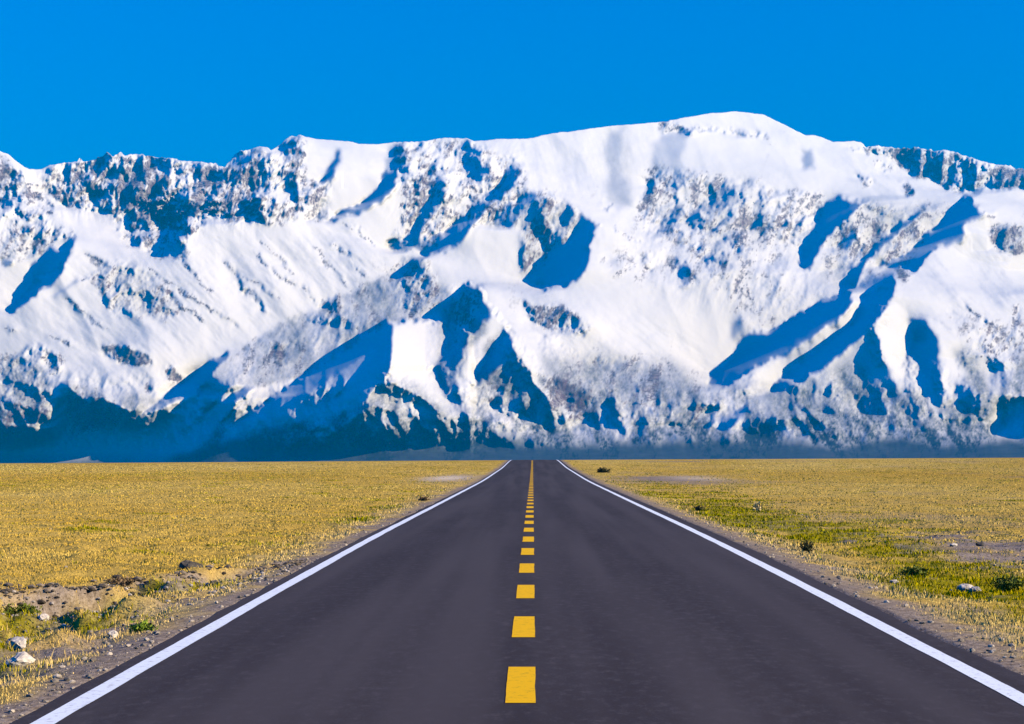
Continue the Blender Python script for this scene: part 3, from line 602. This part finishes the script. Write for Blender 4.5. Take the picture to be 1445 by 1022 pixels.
def make_ground():
    ys = np.concatenate([np.arange(-40, 6, 2.0), np.arange(6, 45, .09), 45*np.exp(np.linspace(0, np.log(300/45), 240)), 300*np.exp(np.linspace(.01, np.log(6800/300), 60))])
    a = np.concatenate([np.arange(3.3, 14, .07), 14*np.exp(np.linspace(.006, np.log(150/14), 150)), 150*np.exp(np.linspace(.04, np.log(6000/150), 50))])
    xs = np.concatenate([-a[::-1], np.arange(-3, 3.1, 1.0), a])
    X, Y = np.meshgrid(xs, ys)
    Z = ground_z(X, Y)
    G, D, Pv = masks(X, Y)
    m = Nodes("dry_steppe_soil", 1.0, 0.0)
    g = m.attr("green"); d = m.attr("bare"); pv = m.attr("verge")
    nf = m.noise(9, 5, .7); nm = m.noise(1.1, 4, .6); nb = m.noise(.035, 5, .6, m.stretch((1, .35, 1))); nw = m.noise(.25, 4, .6, m.stretch((1, .5, 1)))
    straw = m.mix(m.ramp(nb, [(.36, 0.0), (.62, 1.0)]), (.56, .355, .05), (.76, .56, .16))
    straw = m.mix(m.ramp(nw, [(.38, .55), (.6, 0.0)]), straw, (.50, .32, .05))
    straw = m.mix(m.ramp(nf, [(.35, .5), (.6, 0.0)]), straw, (.42, .27, .07))
    verge = m.mix(m.ramp(nm, [(.35, 0.0), (.65, 1.0)]), (.42, .29, .11), (.76, .56, .24))
    verge = m.mix(m.ramp(nf, [(.35, .6), (.6, 0.0)]), verge, (.24, .17, .09))
    green = m.mix(m.ramp(nf, [(.35, 0.0), (.65, 1.0)]), (.17, .14, .0), (.42, .36, .01))
    bare = m.mix(m.ramp(nf, [(.3, 0.0), (.7, 1.0)]), (.15, .115, .095), (.40, .33, .28))
    c = m.mix(pv, straw, verge); c = m.mix(g, c, green); c = m.mix(d, c, bare); c = m.mix(m.attr("pale"), c, (.82, .68, .48))
    nh = m.noise(34, 4, .7); c = m.mix(m.ramp(nh, [(.38, .6), (.52, 0.0)]), c, (.12, .085, .04))
    m.color(c); m.bump(nf, .8, .04)
    o = mesh_obj("ground", np.stack([X, Y, Z], -1).reshape(-1, 3), grid_faces(len(ys), len(xs))[:, ::-1], m.m, None, True,
                 {"green": G.ravel(), "bare": D.ravel(), "verge": Pv.ravel(), "pale": (np.exp(-(((X+6.3)/1.7)**2+((Y-122)/11)**2))*(X < -3.9)*.9+.5*np.exp(-(((X-12)/2)**2+((Y-120)/8)**2))).ravel()})
    tag(o, "flat plain of golden dry grass on both sides of the road", "ground", kind="structure")
make_ground()

def ribbon(name, x0, x1, ya, yb, lift, mat, parent, cols=2, dy=1.0, ragged=0.0, seed=1):
    n = max(2, int((yb-ya)/dy)+1); ys = np.linspace(ya, yb, n); rng = np.random.default_rng(seed)
    T = np.linspace(0, 1, cols)[None]
    r0 = ragged*np.convolve(rng.standard_normal(n+4), np.ones(5)/5, 'valid')[:, None] if ragged else 0; r1 = ragged*np.convolve(rng.standard_normal(n+4), np.ones(5)/5, 'valid')[:, None] if ragged else 0
    X = (x0+r0)*(1-T)+(x1+r1)*T; Y = np.broadcast_to(ys[:, None], X.shape) if X.shape[0] == n else None
    if Y is None: X = np.broadcast_to(X, (n, cols)); Y = np.broadcast_to(ys[:, None], X.shape)
    Z = prof(Y)+np.clip(X, -110, 110)*.0055*sstep(60, 240, Y)+lift+.03*(1-(np.abs(X)/3.8)**2)
    return mesh_obj(name, np.stack([X, Y, Z], -1).reshape(-1, 3), grid_faces(n, cols)[:, ::-1], mat, parent, True)

def make_road():
    m = Nodes("worn_asphalt", .9, .12)
    n1 = m.noise(.55, 4, .6, m.stretch((1.6, .35, 1))); n2 = m.noise(60, 3, .7); n3 = m.noise(3.5, 4, .6, m.stretch((2.2, .4, 1)))
    c = m.mix(m.ramp(n1, [(.35, 0.0), (.65, 1.0)]), (.033, .027, .032), (.048, .041, .046))
    c = m.mix(m.ramp(n3, [(.3, .35), (.55, 0.0)]), c, (.040, .030, .030))
    c = m.mix(m.ramp(n2, [(.35, .5), (.5, 0.0), (.62, 0.0)]), c, (.026, .020, .020))
    c = m.mix(m.ramp(n2, [(.6, 0.0), (.75, .5)]), c, (.17, .14, .13))
    n4 = m.noise(9, 5, .75, m.stretch((1, .5, 1))); n5 = m.noise(.9, 2, .5, m.stretch((1.3, .03, 1)))
    c = m.mix(m.ramp(n4, [(.36, .75), (.52, 0.0)]), c, (.036, .027, .027)); c = m.mix(m.ramp(n4, [(.53, 0.0), (.70, .65)]), c, (.085, .072, .076))
    c = m.mix(m.ramp(n5, [(.40, 0.0), (.62, .7)]), c, (.068, .058, .062))
    m.color(c); m.bump(n2, .35, .006)
    road = ribbon("road", ROAD_L, ROAD_R, -40, 420, 0.0, m.m, None, 9, .5, .05)
    tag(road, "straight dark asphalt road running to the foot of the mountains", "road", kind="structure")
    def paint(name, base, worn, lo):
        p = Nodes(name, .8, .08)
        a = p.noise(14, 5, .7); b = p.noise(90, 2, .6)
        c = p.mix(p.ramp(a, [(.30, .85), (lo+.05, 0.0)]), base, worn)
        p.color(p.mix(p.ramp(b, [(.3, .35), (.45, 0.0)]), c, worn)); return p.m
    white = paint("white_road_paint", (.80, .86, .93), (.38, .37, .37), .42)
    yellow = paint("yellow_road_paint", (.88, .49, .005), (.48, .27, .02), .40)
    ribbon("edge_line", -3.41, -3.24, -40, 300, .004, white, road, 2, .25, .008, 3)
    ribbon("edge_line", 3.56, 3.74, -40, 300, .004, white, road, 2, .25, .008, 4)
    y = 12.0-4.1*3
    while y < 242:
        ribbon("centre_dash", -.205, .02, y, y+1.95, .004, yellow, road, 2, .12, .004, int(y*10)+50)
        y += 4.1
    return road
make_road()

# ------------------------------------------------------------------ grass and gravel (nobody could count them)
def make_grass():
    rng = np.random.default_rng(77)
    n = 1300000
    y = 9.0*(235/9.0)**(rng.random(n)**1.15)
    x = (rng.random(n)*2-1)*(.40*y+5)
    off = np.maximum(ROAD_L-x, x-ROAD_R)
    G, D, Pv = masks(x, y)
    clump = fbm(x, y, .45, 1)
    keep = (off > .25+.2*rng.random(n)) & (rng.random(n) > D*.93) & (rng.random(n) < (.55+.35*clump+.25*(1-Pv)+.3*G)*np.where(G > .25, 1, 1-.65*sstep(22, 75, y)))
    x, y, off, G, D, Pv, clump = [a[keep] for a in (x, y, off, G, D, Pv, clump)]
    n = len(x)
    z = ground_z(x, y)
    h = (.020+.024*rng.random(n)+.010*clump)*np.where(Pv > .4, 1.2, 1.0)*(1+.5*G)*(.6+.8*rng.random(n)**2)
    tall = rng.random(n) < (.01+.04*(Pv > .4)); h = np.where(tall, h*1.9, h); h = np.clip(h, .015, .2)
    h *= sstep(.1, .9, off)*.8+.2
    wd = .0020*(1+rng.random(n))*np.maximum(1, y/13)
    th = rng.random(n)*6.283; lean = (.25+.75*rng.random(n))*h*.8; la = rng.random(n)*6.283
    bx, by = np.cos(th)*wd, np.sin(th)*wd
    tx, ty = np.cos(la)*lean, np.sin(la)*lean
    p0 = np.stack([x-bx, y-by, z-.01], -1); p1 = np.stack([x+bx, y+by, z-.01], -1)
    m0 = np.stack([x+.4*tx-bx*.8, y+.4*ty-by*.8, z+.6*h], -1); m1 = np.stack([x+.4*tx+bx*.8, y+.4*ty+by*.8, z+.6*h], -1)
    t0 = np.stack([x+tx, y+ty, z+h], -1)
    Vt = np.stack([p0, p1, m1, m0, t0], 1).reshape(-1, 3)
    b = np.arange(n)[:, None]*5
    F = np.concatenate([np.concatenate([b, b+1, b+2], 1), np.concatenate([b, b+2, b+3], 1), np.concatenate([b+3, b+2, b+4], 1)], 0)
    r = rng.random(n)[:, None]; big = np.clip(.5+.4*fbm(x, y*.4, 25, 2)+.2*fbm(x, y, 3, 0), 0, 1)[:, None]
    straw = (np.array([.58, .36, .045])*(1-big)+np.array([.82, .61, .17])*big)*(1+(r-.5)*np.interp(y, [10, 50], [.5, .22])[:, None])
    pale = np.array([.80, .58, .22])*(.6+.6*r)
    green = np.array([.30, .28, .0])*(.5+.9*r)+np.array([.20, .11, .0])*big
    c = straw*(1-Pv[:, None])+pale*Pv[:, None]
    isg = (rng.random(n) < np.clip(G*1.5, 0, .96))[:, None]
    c = np.clip(np.where(isg, green, c), 0, .95)
    m = Nodes("grass_blades", 1.0, 0.0); m.color(m.attr("tone", "Color"))
    o = mesh_obj("grass", Vt, F, m.m, None, False, {"tone": np.repeat(c, 5, 0)})
    tag(o, "short golden and green grass covering the plain beside the road", "grass", kind="stuff")
make_grass()

def rock_shape(rng, size, sub=2):
    import bmesh
    bm = bmesh.new(); bmesh.ops.create_icosphere(bm, subdivisions=sub, radius=1)
    v = np.array([p.co for p in bm.verts]); f = np.array([[q.index for q in p.verts] for p in bm.faces]); bm.free()
    for _ in range(7):                                    # knock flat facets off the ball
        d = rng.standard_normal(3); d /= np.linalg.norm(d); k = .55+.3*rng.random()
        s = v@d; v = v-np.outer(np.maximum(s-k, 0), d)
    v = v*(1+.06*rng.standard_normal((len(v), 1)))*np.asarray(size)
    return v, f
def make_gravel():
    rng = np.random.default_rng(9); vs_, fs_, cs = [], [], []; base = 0
    protos = [rock_shape(rng, (1, .8, .55), 1) for _ in range(6)]
    n = 16000
    y = 9.5*(60/9.5)**rng.random(n); x = np.where(rng.random(n) < .5, -1, 1)*(3.5+rng.random(n)**1.6*(.16*y+4))
    G, D, Pv = masks(x, y); off = np.maximum(ROAD_L-x, x-ROAD_R)
    keep = (off > .02) & (rng.random(n) < D*.8+.12*Pv+.02)
    for xx, yy, dd in zip(x[keep], y[keep], D[keep]):
        v, f = protos[rng.integers(6)]
        s = .008+.04*rng.random()**5; a = rng.random()*6.28; ca, sa = math.cos(a), math.sin(a)
        w = v*s; w = np.stack([w[:, 0]*ca-w[:, 1]*sa, w[:, 0]*sa+w[:, 1]*ca, w[:, 2]], -1)
        w += (xx, yy, float(ground_z(xx, yy))+s*.25)
        vs_.append(w); fs_.append(f+base); base += len(w)
        g = .16+.36*rng.random()**1.4; cs.append(np.tile([g, g*.84, g*.66], (len(w), 1)))
    k = 900; cx = -3.7-rng.random(k)**.8*5.5; cy = lip(cx)+rng.standard_normal(k)*.38-.1
    for xx, yy in zip(cx, cy):                             # clods broken off the field's edge
        v, f = protos[rng.integers(6)]
        s = .02+.07*rng.random()**3; w = v*s*np.array([1, 1, .8])+(xx, yy, float(ground_z(xx, yy))+s*.2)
        vs_.append(w); fs_.append(f+base); base += len(w); g = .05+.22*rng.random()**1.5
        cs.append(np.tile([g, g*.78, g*.55], (len(w), 1)))
    k = 3200; cx = -3.7-rng.random(k)**.8*6.5; cy = lip(cx)-rng.random(k)**1.5*5.0
    for xx, yy in zip(cx, cy):                             # stony ground of the left verge
        v, f = protos[rng.integers(6)]
        s = .010+.045*rng.random()**4; w = v*s+(xx, yy, float(ground_z(xx, yy))+s*.2)
        vs_.append(w); fs_.append(f+base); base += len(w); g = .12+.42*rng.random()**1.6
        cs.append(np.tile([g, g*.86, g*.72], (len(w), 1)))
    m = Nodes("gravel_stone", .9, .2); m.color(m.attr("tone", "Color"))
    o = mesh_obj("gravel", np.concatenate(vs_), np.concatenate(fs_), m.m, None, False, {"tone": np.concatenate(cs)})
    tag(o, "loose grey gravel scattered along the road shoulders", "gravel", kind="stuff")
make_gravel()

# ------------------------------------------------------------------ single stones, shrubs and tufts
def at(u, v):
    y = CAMH*FPX/(v-PY0)
    for _ in range(4):
        x = (u-PX0)/FPX*y; y = (CAMH-float(ground_z(x, y)))*FPX/(v-PY0)
    return x, y, float(ground_z(x, y))
def stone_mat(name, a, b):
    m = Nodes(name, .9, .2); n = m.noise(12, 5, .65); m.color(m.mix(m.ramp(n, [(.35, 0.0), (.65, 1.0)]), a, b)); m.bump(n, .5, .02); return m.m
pale_stone = stone_mat("pale_stone", (.42, .36, .30), (.74, .66, .56))
grey_stone = stone_mat("grey_stone", (.19, .18, .19), (.40, .38, .39))
dark_stone = stone_mat("dark_stone", (.05, .045, .04), (.14, .12, .10))
def stone(u, v, size, mat, seed, label, rz=0.0, sink=.35, name="rock"):
    rng = np.random.default_rng(seed); vv, ff = rock_shape(rng, size, 3)
    vv[:, 2] += size[2]*(1-sink)
    o = mesh_obj(name, vv, ff, mat, None, False); x, y, z = at(u, v); o.location = (x, y, z); o.rotation_euler = (0, 0, rz)
    return tag(o, label, "rock")
stone(92, 866, (.26, .13, .085), pale_stone, 1, "long whitish stone lying among green grass on the left verge", .2)
stone(62, 876, (.09, .08, .06), pale_stone, 2, "small whitish stone just beside the long whitish stone", .9)
stone(10, 912, (.17, .14, .11), grey_stone, 3, "bluish grey boulder at the left edge of the picture", .4)
stone(38, 914, (.085, .08, .07), pale_stone, 4, "pale stone leaning near the bluish grey boulder", 1.2)
stone(62, 916, (.07, .06, .05), pale_stone, 5, "smallest of the pale stones close to the bluish grey boulder", .1)
stone(28, 940, (.13, .10, .07), pale_stone, 6, "broad dusty stone in front of the bluish grey boulder", .7)
stone(150, 905, (.055, .05, .045), pale_stone, 7, "lone pale pebble stone halfway between boulder and bright green plant", .7)
stone(1366, 836, (.13, .10, .08), pale_stone, 8, "pale rough stone beside dark plants on the right verge", .3)
stone(1392, 842, (.09, .08, .06), grey_stone, 9, "small grey stone right of the pale rough stone on the right verge", .3)
stone(1262, 824, (.07, .05, .04), pale_stone, 10, "pinkish pale stone in the straw near the right asphalt edge", .3)
stone(1388, 772, (.10, .08, .06), dark_stone, 11, "dark brown stone on the bare gravel patch right of the road", .3)
stone(1345, 772, (.12, .08, .05), pale_stone, 12, "pale stone on the bare gravel patch right of the road", .9)
stone(188, 838, (.19, .10, .10), dark_stone, 13, "dark earth clod under the broken field bank on the left", .2)

def leaf_mat(name, a, b):
    m = Nodes(name, .7, .25); m.color(m.mix(m.attr("tone"), a, b)); return m.m
def plant(name, u, v, rad, h, n, mat, stem_mat, seed, label, cat, leaf=.02, upright=.5):
    """a clump of leaves on thin stems rising from one base"""
    rng = np.random.default_rng(seed); x0, y0, z0 = at(u, v)
    root = link(bpy.data.objects.new(name, None)); root.location = (x0, y0, z0-.01); tag(root, label, cat)
    V_, F_, T_ = [], [], []; SV, SF = [], []
    ns = max(8, n//40); tips = []
    for s in range(ns):
        a = rng.random()*6.283; r = rad*math.sqrt(rng.random()); hh = h*(.55+.45*rng.random())*(1-.55*(r/rad)**2)
        tip = np.array([math.cos(a)*r, math.sin(a)*r, hh]); tips.append(tip); w = leaf*.12; b = len(SV)
        mid = tip*np.array([.35, .35, .6])
        for p, k in ((tip*np.array([.1, .1, 0]), 1.0), (mid, .8), (tip, .4)):
            for q in range(3):
                SV.append(p+np.array([math.cos(q*2.094), math.sin(q*2.094), 0])*w*k)
        for lv in range(2):
            for q in range(3):
                SF.append([b+lv*3+q, b+lv*3+(q+1) % 3, b+lv*3+3+(q+1) % 3, b+lv*3+3+q])
    tips = np.array(tips)
    for k in range(n):
        t = tips[rng.integers(ns)]; f = .25+.75*rng.random()
        c = np.array([t[0]*(.2+.8*f), t[1]*(.2+.8*f), t[2]*f])+rng.standard_normal(3)*leaf*.7; c[2] = max(c[2], .01)
        d = rng.standard_normal(3); d[2] = abs(d[2])*upright*2+.2; d /= np.linalg.norm(d)
        sd = np.cross(d, rng.standard_normal(3)); sd /= np.linalg.norm(sd)
        L = leaf*(.7+.8*rng.random()); w = L*.32; b = len(V_)
        V_ += [c, c+d*L*.5+sd*w, c+d*L, c+d*L*.5-sd*w]; F_.append([b, b+1, b+2, b+3]); T_ += [rng.random()]*4
    mesh_obj("foliage", V_, F_, mat, root, False, {"tone": np.array(T_)})
    mesh_obj("stem", SV, SF, stem_mat, root, True)
    return root
stem_m = Nodes("dry_stem", .8, .2); stem_m.color((.20, .13, .06)); stem_m = stem_m.m
dark_leaf = leaf_mat("dark_leaf", (.015, .02, .008), (.05, .06, .015))
deep_green = leaf_mat("deep_green_leaf", (.06, .09, .004), (.17, .20, .01))
bright_green = leaf_mat("bright_green_leaf", (.12, .22, .01), (.30, .38, .03))
straw_leaf = leaf_mat("straw_leaf", (.62, .44, .16), (.85, .66, .30))
brown_leaf = leaf_mat("brown_leaf", (.10, .06, .03), (.26, .17, .08))
plant("shrub", 1142, 779, .17, .25, 620, dark_leaf, stem_m, 21, "dark round shrub standing alone in pale grass right of the road", "shrub", .035)
plant("shrub", 852, 667, .62, .36, 700, dark_leaf, stem_m, 22, "low dark shrub far off right of the road near the horizon", "shrub", .12)
plant("shrub", 1424, 832, .24, .24, 900, deep_green, stem_m, 23, "dark green bushy shrub at the right edge beside the pale rough stone", "shrub", .035)
plant("shrub", 1290, 812, .26, .15, 700, deep_green, stem_m, 24, "green spreading shrub between the lone dark shrub and the right edge", "shrub", .035)
plant("shrub", 200, 892, .14, .12, 500, bright_green, stem_m, 25, "bright green low plant near the left edge line of the road", "plant", .03)
plant("shrub", 100, 846, .34, .18, 900, deep_green, stem_m, 26, "dark green plants under the broken bank of the left field", "plant", .035)
plant("shrub", 345, 806, .16, .14, 420, bright_green, stem_m, 27, "small green plant beside the far end of the left bank", "plant", .03)
plant("grass_tuft", 1066, 722, .07, .33, 160, straw_leaf, stem_m, 31, "tall pale dry tuft standing above the grass right of the road", "grass tuft", .07, 3.0)
plant("shrub", 986, 721, .20, .14, 320, dark_leaf, stem_m, 28, "small dark shrub on the right verge behind the lone round shrub", "shrub", .05)
plant("shrub", 596, 707, .20, .20, 260, brown_leaf, stem_m, 29, "brown dry bush left of the road, the farther of the brown bushes", "shrub", .06)
plant("shrub", 168, 826, .30, .12, 500, brown_leaf, stem_m, 30, "brown withered bush on the broken bank of the left field", "shrub", .035)

# ------------------------------------------------------------------ air
def make_haze():
    x0, x1, y0, y1, z0, z1 = -9000, 9000, -60, 16000, -1500, 1850
    v = [(x, y, z) for z in (z0, z1) for y in (y0, y1) for x in (x0, x1)]
    f = [(0, 2, 3, 1), (4, 5, 7, 6), (0, 1, 5, 4), (2, 6, 7, 3), (0, 4, 6, 2), (1, 3, 7, 5)]
    m = bpy.data.materials.new("thin_haze"); m.use_nodes = True; t = m.node_tree
    t.nodes.remove(t.nodes["Principled BSDF"])
    p = t.nodes.new("ShaderNodeVolumePrincipled"); p.inputs["Color"].default_value = (.0, .50, 1.0, 1); p.inputs["Density"].default_value = HAZE
    t.links.new(p.outputs[0], t.nodes["Material Output"].inputs["Volume"])
    o = mesh_obj("haze", v, f, m); tag(o, "thin blue haze in the air between the road and the mountains", "haze", kind="stuff")
HAZE = 6e-5
make_haze()
